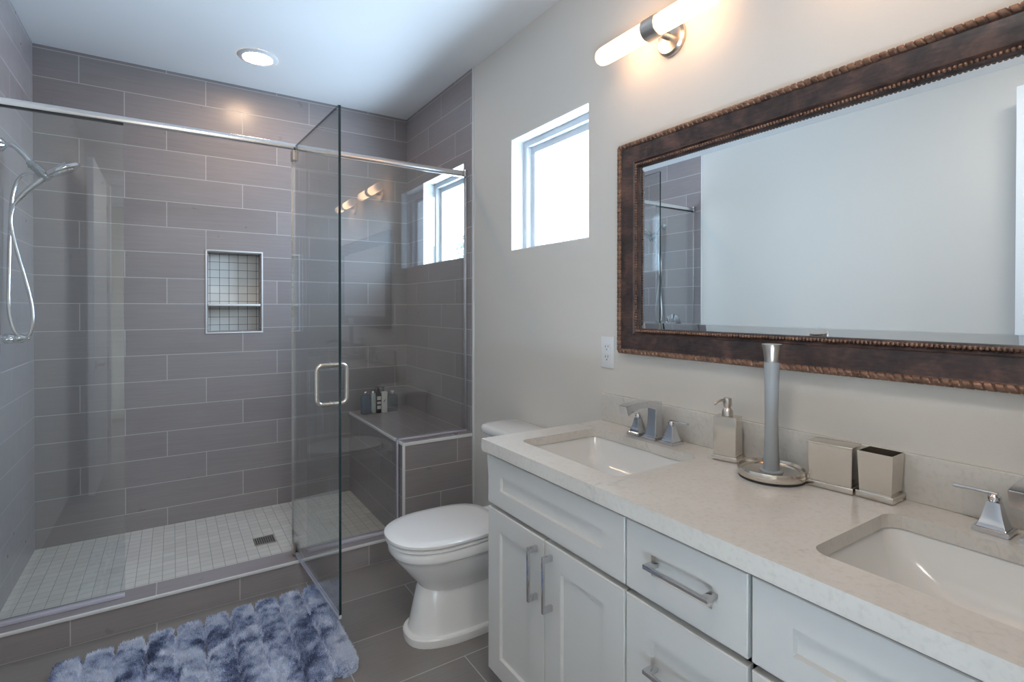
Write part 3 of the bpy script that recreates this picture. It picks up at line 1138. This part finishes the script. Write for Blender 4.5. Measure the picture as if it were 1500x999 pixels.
# outlet
ot = thing('wall_outlet', 'white duplex outlet on the wall left of the mirror', 'outlet', (PX, 1.590, 1.187))
OY, OZ = 1.590, 1.187
part('cover_plate', lambda b: box(b, PX - .006, PX - .0005, OY - .038, OY + .038, OZ - .064, OZ + .064, .002), M['plastic'], ot)
for dz in (-0.021, 0.021):
    s_ = part('socket', lambda b: box(b, PX - .0085, PX - .0055, OY - .017, OY + .017, OZ + dz - .014, OZ + dz + .014, .002), M['plastic'], ot)

    def slots(b):
        box(b, PX - .009, PX - .0082, OY - .009, OY - .006, OZ + dz - .001, OZ + dz + .009)
        box(b, PX - .009, PX - .0082, OY + .006, OY + .009, OZ + dz - .001, OZ + dz + .008)
        lathe(b, [(0.0028, PX - .009), (0.0028, PX - .0082)], (0, OY, OZ + dz - .0085), 'x', 10)
    part('slots', slots, M['slot'], s_)

# ================================================================== toilet
TY = 2.035
to = thing('toilet', 'white two piece toilet with closed lid beside the vanity', 'toilet', (1.1, TY, 0))


def tring(xf, xb, hw, z, n=40, e=2.3, eb=3.2, wide=0.45):
    """egg shaped ring: rounded front at xf, squarer back at xb; widest at fraction wide from the front"""
    xm = xf + (xb - xf) * wide
    out = []
    for i in range(n):
        a = 2 * PI * i / n
        c_, s_ = math.cos(a), math.sin(a)
        ex = e if c_ < 0 else eb
        x = xm + (xm - xf if c_ < 0 else xb - xm) * math.copysign(abs(c_) ** (2 / ex), c_)
        y = TY + hw * math.copysign(abs(s_) ** (2 / ex), s_)
        out.append((x, y, z))
    return out


def bowl(b):
    loft(b, [tring(0.868, 1.30, 0.098, 0.205), tring(0.858, 1.30, 0.106, 0.225), tring(0.825, 1.28, 0.135, 0.262), tring(0.792, 1.28, 0.157, 0.305),
             tring(0.7600, 1.28, 0.170, 0.345), tring(0.7530, 1.28, 0.174, 0.362), tring(0.7460, 1.28, 0.180, 0.365), tring(0.7410, 1.28, 0.182, 0.372),
             tring(0.7390, 1.28, 0.183, 0.402), tring(0.7450, 1.28, 0.178, 0.408)])


part('bowl', bowl, M['porcelain'], to, angle=50)


def pedestal(b):
    loft(b, [tring(0.802, 1.42, 0.135, 0.0, e=2.6), tring(0.800, 1.42, 0.137, 0.012, e=2.6), tring(0.801, 1.42, 0.136, 0.030, e=2.6),
             tring(0.806, 1.42, 0.132, 0.036, e=2.6), tring(0.820, 1.41, 0.119, 0.038, e=2.6),
             tring(0.824, 1.41, 0.116, 0.05, e=2.6), tring(0.840, 1.40, 0.106, 0.13, e=2.5), tring(0.856, 1.40, 0.096, 0.205, e=2.4),
             tring(0.864, 1.40, 0.096, 0.215, e=2.4), tring(0.95, 1.40, 0.096, 0.30, e=2.4), tring(1.12, 1.42, 0.11, 0.36), tring(1.16, 1.46, 0.17, 0.398), tring(1.165, 1.455, 0.165, 0.404)])


part('pedestal', pedestal, M['porcelain'], to, angle=28)


def lidm(z0, h, xf, xb, hw, dome):
    def f(b):
        rr_ = [tring(xf + .006, xb, hw - .006, z0, wide=.47), tring(xf, xb, hw, z0 + .004, wide=.47), tring(xf, xb, hw, z0 + h - .006, wide=.47),
               tring(xf + .008, xb - .004, hw - .008, z0 + h - .001, wide=.47)]
        if dome:
            for s, dz in ((0.85, .003), (0.6, .006), (0.3, .0075), (0.05, .008)):
                cx_ = (xf + xb) / 2 - .01
                rr_.append([(cx_ + (p[0] - cx_) * s, TY + (p[1] - TY) * s, z0 + h - .001 + dz) for p in rr_[3]])
        loft(b, rr_)
    return f


part('seat', lidm(0.4095, 0.017, 0.730, 1.215, 0.186, False), M['porcelain'], to, angle=50)
part('lid', lidm(0.4285, 0.020, 0.725, 1.215, 0.189, True), M['porcelain'], to, angle=50)
for s in (-1, 1):
    part('lid_hinge', lambda b: box(b, 1.212, 1.250, TY + s * .075 - .022, TY + s * .075 + .022, 0.405, 0.438, .006), M['porcelain'], to)


def tank(b):
    rs = []
    for z, hx, hy in ((0.405, .080, .185), (0.42, .088, .195), (0.60, .096, .205), (0.755, .100, .212)):
        rs.append(rrect(1.392, TY, hx, hy, .035, z, 8))
    loft(b, rs)


part('tank', tank, M['porcelain'], to, angle=50)


def tlid(b):
    rs = []
    for z, hx, hy in ((0.756, .106, .230), (0.762, .112, .237), (0.785, .112, .237), (0.795, .106, .231), (0.799, .092, .217)):
        rs.append(rrect(1.386, TY, hx, hy, .045, z, 8))
    loft(b, rs)


part('tank_lid', tlid, M['porcelain'], to, angle=50)
part('flush_lever', lambda b: (lathe(b, [(0.011, 1.272), (0.011, 1.292)], (0, TY + .16, 0.70), 'x', 14), box(b, 1.268, 1.276, TY + .10, TY + .17, .693, .707, .003)), M['chrome'], to)

# ================================================================== vanity
CF = 0.94            # front face of the doors
VY0, VY1 = -0.075, 1.603
va = thing('vanity_cabinet', 'long white shaker vanity cabinet with chrome bar pulls', 'cabinet', (1.22, 0.76, 0))


def carcass(b):
    for ya, yb in ((VY0, VY0 + .018), (VY1 - .018, VY1), (0.589, 0.607), (0.922, 0.940)):
        box(b, CF + .040, PX - .001, ya, yb, 0.100, 0.8655)
    box(b, CF + .040, PX - .001, VY0 + .018, VY1 - .018, 0.100, 0.118)
    box(b, PX - .012, PX - .001, VY0 + .018, VY1 - .018, 0.118, 0.74)
    # face frame behind the doors
    for ya, yb in ((VY0, VY0 + .03), (VY1 - .03, VY1), (0.578, 0.618), (0.911, 0.951)):
        box(b, CF + .022, CF + .040, ya, yb, 0.100, 0.8655)
    for za, zb in ((0.100, 0.130), (0.655, 0.700), (0.835, 0.8655)):
        box(b, CF + .022, CF + .040, VY0 + .03, VY1 - .03, za, zb)
    box(b, CF + .10, PX - .001, VY0 + .01, VY1 - .01, 0.0, 0.10)


part('cabinet_body', carcass, M['cab'], va, smooth=False)


def shaker(y0, y1, z0, z1, st, rt, rb=None, rec=0.010):
    rb = rt if rb is None else rb
    iy0, iy1, iz0, iz1 = y0 + st, y1 - st, z0 + rb, z1 - rt
    t = 0.021

    def f(b):
        xo = CF
        bv = 0.002
        o_ = [(y0 + bv, z0 + bv), (y1 - bv, z0 + bv), (y1 - bv, z1 - bv), (y0 + bv, z1 - bv)]
        s_ = [(y0, z0), (y1, z0), (y1, z1), (y0, z1)]
        i_ = [(iy0, iz0), (iy1, iz0), (iy1, iz1), (iy0, iz1)]
        q = 0.003
        j_ = [(iy0 + q, iz0 + q), (iy1 - q, iz0 + q), (iy1 - q, iz1 - q), (iy0 + q, iz1 - q)]
        mk = lambda x, ps: [b.verts.new((x, *p)) for p in ps]
        Rr = [mk(xo + t, s_), mk(xo + bv, s_), mk(xo, o_), mk(xo, i_), mk(xo + rec, j_)]
        for A, B_ in zip(Rr, Rr[1:]):
            for k in range(4):
                j = (k + 1) % 4
                b.faces.new((A[k], A[j], B_[j], B_[k]))
        b.faces.new(Rr[0])
        b.faces.new(Rr[-1])
    return f


def vpull(b, y, z0, z1):
    xb = 0.904
    box(b, xb, xb + .007, y - .0052, y + .0052, z0, z1, .001)
    for za, zb in ((z0, z0 + .018), (z1 - .018, z1)):
        box(b, xb + .006, CF - .0003, y - .0052, y + .0052, za, zb, .001)


def hpull(b, y0, y1, z):
    xb = 0.904
    box(b, xb, xb + .007, y0, y1, z - .0052, z + .0052, .001)
    for a, c_ in ((y0, y0 + .018), (y1 - .018, y1)):
        box(b, xb + .006, CF - .0003, a, c_, z - .0052, z + .0052, .001)


def hpart(b, *a):
    hpull(b, *a)


for (ya, yb) in ((0.934, 1.600), (-0.072, 0.594)):
    part('false_drawer_front', shaker(ya, yb, 0.684, 0.852, 0.080, 0.060, 0.057), M['cab'], va, angle=20)
    ym = (ya + yb) / 2
    for y0, y1, hy in ((ym + .002, yb, ym + .038), (ya, ym - .002, ym - .038)):
        d_ = part('door', shaker(y0, y1, 0.095, 0.669, 0.076, 0.068), M['cab'], va, angle=20)
        part('handle', lambda b: vpull(b, hy, 0.475, 0.641), M['chrome'], d_)
for z0, z1, hz in ((0.684, 0.852, 0.777), (0.360, 0.669, 0.535), (0.095, 0.345, 0.22)):
    d_ = part('drawer', shaker(0.603, 0.928, z0, z1, 0.080, 0.060 if z0 > .6 else .075), M['cab'], va, angle=20)
    part('handle', lambda b: hpull(b, 0.668, 0.842, hz), M['chrome'], d_)

# countertop with two sink openings
ZC = 0.9075
CX0, CX1, CY0, CY1 = 0.9195, PX - 0.0005, -0.085, 1.612
S1 = (1.192, 1.277, 0.176, 0.238)       # centre x, y, half sizes
S2 = (1.200, 0.290, 0.165, 0.238)
S2 = (1.196, 0.292, 0.172, 0.238)


def counter(b):
    th = 0.030
    outer = [(CX0, CY0), (CX1, CY0), (CX1, CY1), (CX0, CY1)]
    loops = [outer] + [[(p[0], p[1]) for p in rrect(s[0], s[1], s[2], s[3], 0.035, 0, 7)] for s in (S1, S2)]
    edges, allv = [], []
    for lp in loops:
        vv = [b.verts.new((x, y, ZC)) for x, y in lp]
        allv += vv
        for i in range(len(vv)):
            edges.append(b.edges.new((vv[i], vv[(i + 1) % len(vv)])))
    res = bmesh.ops.triangle_fill(b, use_beauty=True, use_dissolve=False, edges=edges)
    fs = [g for g in res['geom'] if isinstance(g, bmesh.types.BMFace)]
    ext = bmesh.ops.extrude_face_region(b, geom=fs)
    for v in [g for g in ext['geom'] if isinstance(g, bmesh.types.BMVert)]:
        v.co.z -= th
    box(b, CX0, CX0 + 0.020, CY0, CY1, ZC - 0.0415, ZC - th)
    box(b, CX0 + 0.020, CX1, CY1 - 0.009, CY1, ZC - 0.0415, ZC - th)


ct = part('countertop', counter, M['quartz'], None, smooth=False)
tag(ct, 'white quartz countertop with two sink cutouts on the vanity', 'countertop')
bs = part('backsplash', lambda b: box(b, PX - .020, PX + .0005, CY0, CY1 - 0.004, ZC + .0005, 1.019, .0015), M['quartz'], None)
tag(bs, 'low white quartz backsplash strip behind the faucets', 'backsplash')


def sink(s, label):
    cx_, cy_, hx, hy = s
    o = thing('undermount_sink', label, 'sink', (cx_, cy_, 0.74), 'undermount sinks')
    z0 = ZC - 0.0305

    def f(b):
        e = 0.004
        inner = [(hx + e, hy + e, .037, z0), (hx + e - .004, hy + e - .004, .037, z0 - .010), (hx - .012, hy - .016, .045, z0 - .045), (hx - .030, hy - .050, .060, z0 - .085),
                 (hx - .060, hy - .10, .070, z0 - .105), (hx - .11, hy - .16, .05, z0 - .112), (.022, .022, .0219, z0 - .115)]
        outer = [(hx + .016, hy + .016, .045, z0), (hx + .012, hy + .012, .045, z0 - .03), (hx - .01, hy - .03, .06, z0 - .10), (hx - .08, hy - .13, .06, z0 - .127), (.030, .030, .0299, z0 - .130)]
        rs = [rrect(cx_, cy_, a, c, r, z, 7) for a, c, r, z in reversed(outer)] + [rrect(cx_, cy_, a, c, r, z, 7) for a, c, r, z in inner]
        loft(b, rs)
    part('basin', f, M['basin'], o, angle=60)
    part('drain', lambda b: lathe(b, [(0.021, z0 - .1145), (0.021, z0 - .112), (0.012, z0 - .1115)], (cx_, cy_, 0), 'z', 24), M['chrome'], o)
    return o


sink(S1, 'white rectangular undermount sink nearer the toilet')
sink(S2, 'white rectangular undermount sink nearer the camera')

# ------------------------------------------------------------------ faucets
FX, FY, FZ = 1.425, 1.272, ZC + 0.0005
fa = thing('widespread_faucet', 'chrome two handle faucet behind the sink nearer the toilet', 'faucet', (FX, FY, FZ), 'widespread chrome faucets')


def sq(cx_, cy_, hx, hy, z):
    return [(cx_ - hx, cy_ - hy, z), (cx_ + hx, cy_ - hy, z), (cx_ + hx, cy_ + hy, z), (cx_ - hx, cy_ + hy, z)]


def spout(b):
    loft(b, [sq(FX, FY, .031, .031, FZ), sq(FX, FY, .031, .031, FZ + .010)])
    loft(b, [sq(FX, FY, .0265, .0265, FZ + .010), sq(FX, FY, .0245, .0245, FZ + .015)])
    loft(b, [sq(FX, FY, .022, .024, FZ + .014), sq(FX + .002, FY, .0175, .0195, FZ + .05), sq(FX + .003, FY, .0165, .0185, FZ + .09), sq(FX + .003, FY, .0165, .019, FZ + .132)])
    # arm: rectangular sections along the spout
    secs = [(FX + .0195, .114, .034), (FX - .012, .122, .030), (FX - .045, .129, .024), (FX - .090, .129, .021), (FX - .128, .122, .028), (FX - .150, .115, .034)]
    rs = []
    for i, (x, zc, h) in enumerate(secs):
        sl = [0, 0.0, 0.0, -.08, -.25, -.3][i]
        hh_ = h / 2
        w_ = .019
        dx = sl * hh_
        rs.append([(x + dx, FY - w_, FZ + zc + hh_), (x + dx, FY + w_, FZ + zc + hh_), (x - dx, FY + w_, FZ + zc - hh_), (x - dx, FY - w_, FZ + zc - hh_)])
    loft(b, rs)
    bmesh.ops.bevel(b, geom=list(b.edges), offset=0.0012, segments=2, affect='EDGES')


part('spout', spout, M['chrome'], fa, angle=30)
for s in (-1, 1):
    hy = FY + s * 0.076

    def hbase(b):
        loft(b, [sq(FX, hy, .0300, .0300, FZ), sq(FX, hy, .0300, .0300, FZ + .010)])
        loft(b, [sq(FX, hy, .0245, .0245, FZ + .010), sq(FX, hy, .0225, .0225, FZ + .012), sq(FX, hy, .0165, .0165, FZ + .032), sq(FX, hy, .0115, .0115, FZ + .056), sq(FX, hy, .0105, .0105, FZ + .062)])
        bmesh.ops.bevel(b, geom=list(b.edges), offset=0.001, segments=2, affect='EDGES')

    def hlev(b):
        lathe(b, [(0.009, FZ + .062), (0.0115, FZ + .066), (0.011, FZ + .073), (0.006, FZ + .077)], (FX, hy, 0), 'z', 20)
        y0, y1 = sorted((hy - s * .006, hy + s * .068))
        box(b, FX - .0055, FX + .0055, y0, y1, FZ + .0745, FZ + .0815, .0012)
    hb = part('handle_base', hbase, M['chrome'], fa, angle=30)
    part('lever', hlev, M['chrome'], hb)
dup(fa, (0.004, -0.985, 0), 'chrome two handle faucet behind the sink nearer the camera')

# ------------------------------------------------------------------ soap dispenser
def rotated(root, ang):
    """turn a thing about its base"""
    root.rotation_euler = (0, 0, R(ang))


def lthing(name, label, cat, loc, group=None):
    return thing(name, label, cat, loc, group)


def lpart(name, fn, mat, parent, **kw):
    """part built in the thing's own axes"""
    bm_ = B()
    fn(bm_)
    o = obj(name, bm_, mat, None, **kw)
    o.parent = parent
    return o


sd = lthing('soap_dispenser', 'square polished steel soap dispenser with pump on the counter', 'soap dispenser', (1.422, 0.980, ZC + .0005))
rotated(sd, 14)


def sdb(b):
    box(b, -.030, .030, -.0375, .0375, .001, .016, .0015)


def sdb2(b):
    loft(b, [sq(0, 0, .0265, .034, .016), sq(0, 0, .0265, .0345, .133)])
    bmesh.ops.bevel(b, geom=list(b.edges), offset=0.0014, segments=2, affect='EDGES')


lpart('base', sdb, M['steel'], sd)
lpart('body', sdb2, M['steel'], sd)


def pump(b):
    lathe(b, [(0.0165, .1335), (0.0165, .148), (0.0135, .153), (0.0095, .158), (0.0095, .163)], n=24)
    lathe(b, [(0.0115, .163), (0.0125, .166), (0.0125, .184), (0.011, .188)], n=24)
    tube(b, smooth_path([(-.008, .002, .181), (-.022, .010, .182), (-.034, .018, .178), (-.041, .0225, .171)], 5), 0.0038, 10)


lpart('pump', pump, M['nickel'], sd)

# ------------------------------------------------------------------ towel holder
th = lthing('paper_towel_holder', 'upright paper towel holder, grey shaft on round steel tray', 'paper towel holder', (1.374, 0.812, ZC + .0005))
lpart('foot', lambda b: lathe(b, [(0.083, 0), (0.083, .004)], n=48), M['black'], th)
lpart('tray', lambda b: lathe(b, [(0.080, .0045), (0.0850, .007), (0.0860, .012), (0.0860, .026), (0.0845, .029), (0.0815, .0285), (0.080, .020), (0.074, .0165), (0.030, .0165)], n=56), M['steel'], th)
lpart('shaft', lambda b: lathe(b, [(0.030, .017), (0.029, .020), (0.0205, .0215), (0.0195, .06), (0.0172, .12), (0.0168, .17), (0.0180, .25), (0.0200, .315)], n=32), M['frost'], th)
lpart('finial', lambda b: lathe(b, [(0.0195, .3155), (0.0192, .323), (0.022, .345), (0.0260, .361), (0.0257, .3635), (0.024, .364)], n=32), M['nickel'], th)

# ------------------------------------------------------------------ steel cup pair
c1 = lthing('square_steel_canister', 'closed square polished steel canister beside the towel holder', 'canister', (1.434, 0.679, ZC + .0005), 'square steel counter set')
rotated(c1, 7)
lpart('base', lambda b: box(b, -.036, .036, -.0535, .0535, .001, .016, .0015), M['steel'], c1)


def canb(b):
    loft(b, [sq(0, 0, .032, .049, .016), sq(0, 0, .033, .0505, .112)])
    bmesh.ops.bevel(b, geom=list(b.edges), offset=0.0014, segments=2, affect='EDGES')


lpart('body', canb, M['steel'], c1)
lpart('lid', lambda b: box(b, -.0345, .0345, -.052, .052, .1122, .1165, .0012), M['steel'], c1)
c2 = lthing('square_steel_tumbler', 'open square polished steel tumbler, right of the canister', 'tumbler', (1.449, 0.579, ZC + .0005), 'square steel counter set')
rotated(c2, 1)
lpart('base', lambda b: box(b, -.038, .038, -.0405, .0405, .001, .017, .0015), M['steel'], c2)


def tumb(b):
    def rg(hx, hy, z):
        return sq(0, 0, hx, hy, z)
    loft(b, [rg(.031, .034, .017), rg(.0345, .038, .113), rg(.0325, .036, .113), rg(.029, .032, .022)])


lpart('cup', tumb, M['steel'], c2, smooth=False)

# ================================================================== bath mat
bath = thing('bath_mat', 'shaggy ribbed blue tie dye bath mat on the grey floor', 'bath mat', (0.1, 2.28, 0))
RX0, RX1, RYA, RYB, RC = -0.385, 0.605, 1.93, 2.595, 0.06
NR = 10


def rug_h(x, y):
    """height of the pile surface, None outside"""
    rot = (x - 0.1) * 0.055
    yy = y - rot
    u = (x - RX0) / (RX1 - RX0) * NR
    fr = u - math.floor(u)
    rib = min(1.0, max(0.0, math.sin(PI * min(max(fr, 0), 1))) * 1.9) ** 0.7
    scal = 0.024 * rib
    y0, y1 = RYA - scal + 0.02, RYB + scal - 0.02
    if x < RX0 or x > RX1 or yy < y0 or yy > y1:
        return None
    dx = min(x - RX0, RX1 - x)
    dy = min(yy - y0, y1 - yy)
    if dx < RC and dy < RC and math.hypot(RC - dx, RC - dy) > RC:
        return None
    e = min(dx, dy)
    ed = min(1.0, e / 0.02) ** 0.5
    blk = 0.5 + 0.5 * noise.noise(Vector((math.floor(u) * 3.1, y * 9, 0)))
    return 0.004 + ed * (0.001 + 0.030 * rib + 0.003 * blk)


def mat_base(b):
    nx, ny = 200, 140
    gv = {}
    xa, xb, ya, yb = RX0 - .01, RX1 + .01, RYA - .07, RYB + .07
    for i in range(nx + 1):
        for j in range(ny + 1):
            x, y = xa + (xb - xa) * i / nx, ya + (yb - ya) * j / ny
            h = rug_h(x, y)
            if h is not None:
                gv[i, j] = b.verts.new((x, y, h))
    for i in range(nx):
        for j in range(ny):
            q = [(i, j), (i + 1, j), (i + 1, j + 1), (i, j + 1)]
            if all(k in gv for k in q):
                b.faces.new([gv[k] for k in q])
    res = bmesh.ops.extrude_face_region(b, geom=list(b.faces))
    for v in [g for g in res['geom'] if isinstance(g, bmesh.types.BMVert)]:
        v.co.z = 0.001
    loose = [v for v in b.verts if not v.link_faces]
    bmesh.ops.delete(b, geom=loose, context='VERTS')


part('backing', mat_base, M['rug'], bath, angle=80)
rnd = random.Random(11)
V, F = [], []
cnt = 0
while cnt < 95000:
    x, y = rnd.uniform(RX0, RX1), rnd.uniform(RYA - .05, RYB + .05)
    h = rug_h(x, y)
    if h is None:
        continue
    u = (x - RX0) / (RX1 - RX0) * NR
    fr = u - math.floor(u)
    if min(fr, 1 - fr) < 0.085 and rnd.random() < 0.92:
        continue
    cnt += 1
    lean = (fr - 0.5) * 0.5
    nzv = noise.noise(Vector((x * 40, y * 40, 0)))
    nzw = noise.noise(Vector((x * 40, y * 40, 7)))
    d = Vector((lean + nzv * 0.8 + rnd.gauss(0, .28), nzw * 1.1 + rnd.gauss(0, .28), 1.0)).normalized()
    if y > RYB - .03:
        d.y += 0.7
    L = rnd.uniform(.009, .017)
    a = rnd.uniform(0, PI)
    w = 0.0011
    sx_, sy_ = math.cos(a) * w, math.sin(a) * w
    p = Vector((x, y, h - .003))
    q = p + d * L
    m_ = p + d * L * .5 + Vector((0, 0, .0015))
    k = len(V)
    V += [(p.x - sx_, p.y - sy_, p.z), (p.x + sx_, p.y + sy_, p.z), (m_.x + sx_, m_.y + sy_, m_.z), (q.x, q.y, max(q.z, .003)), (m_.x - sx_, m_.y - sy_, m_.z)]
    F.append((k, k + 1, k + 2, k + 3, k + 4))
me = bpy.data.meshes.new('pile')
me.from_pydata(V, [], F)
me.materials.append(M['rug'])
po = bpy.data.objects.new('pile', me)
COL.objects.link(po)
po.parent = bath
po.location = -bath.location
po['kind'] = 'stuff'
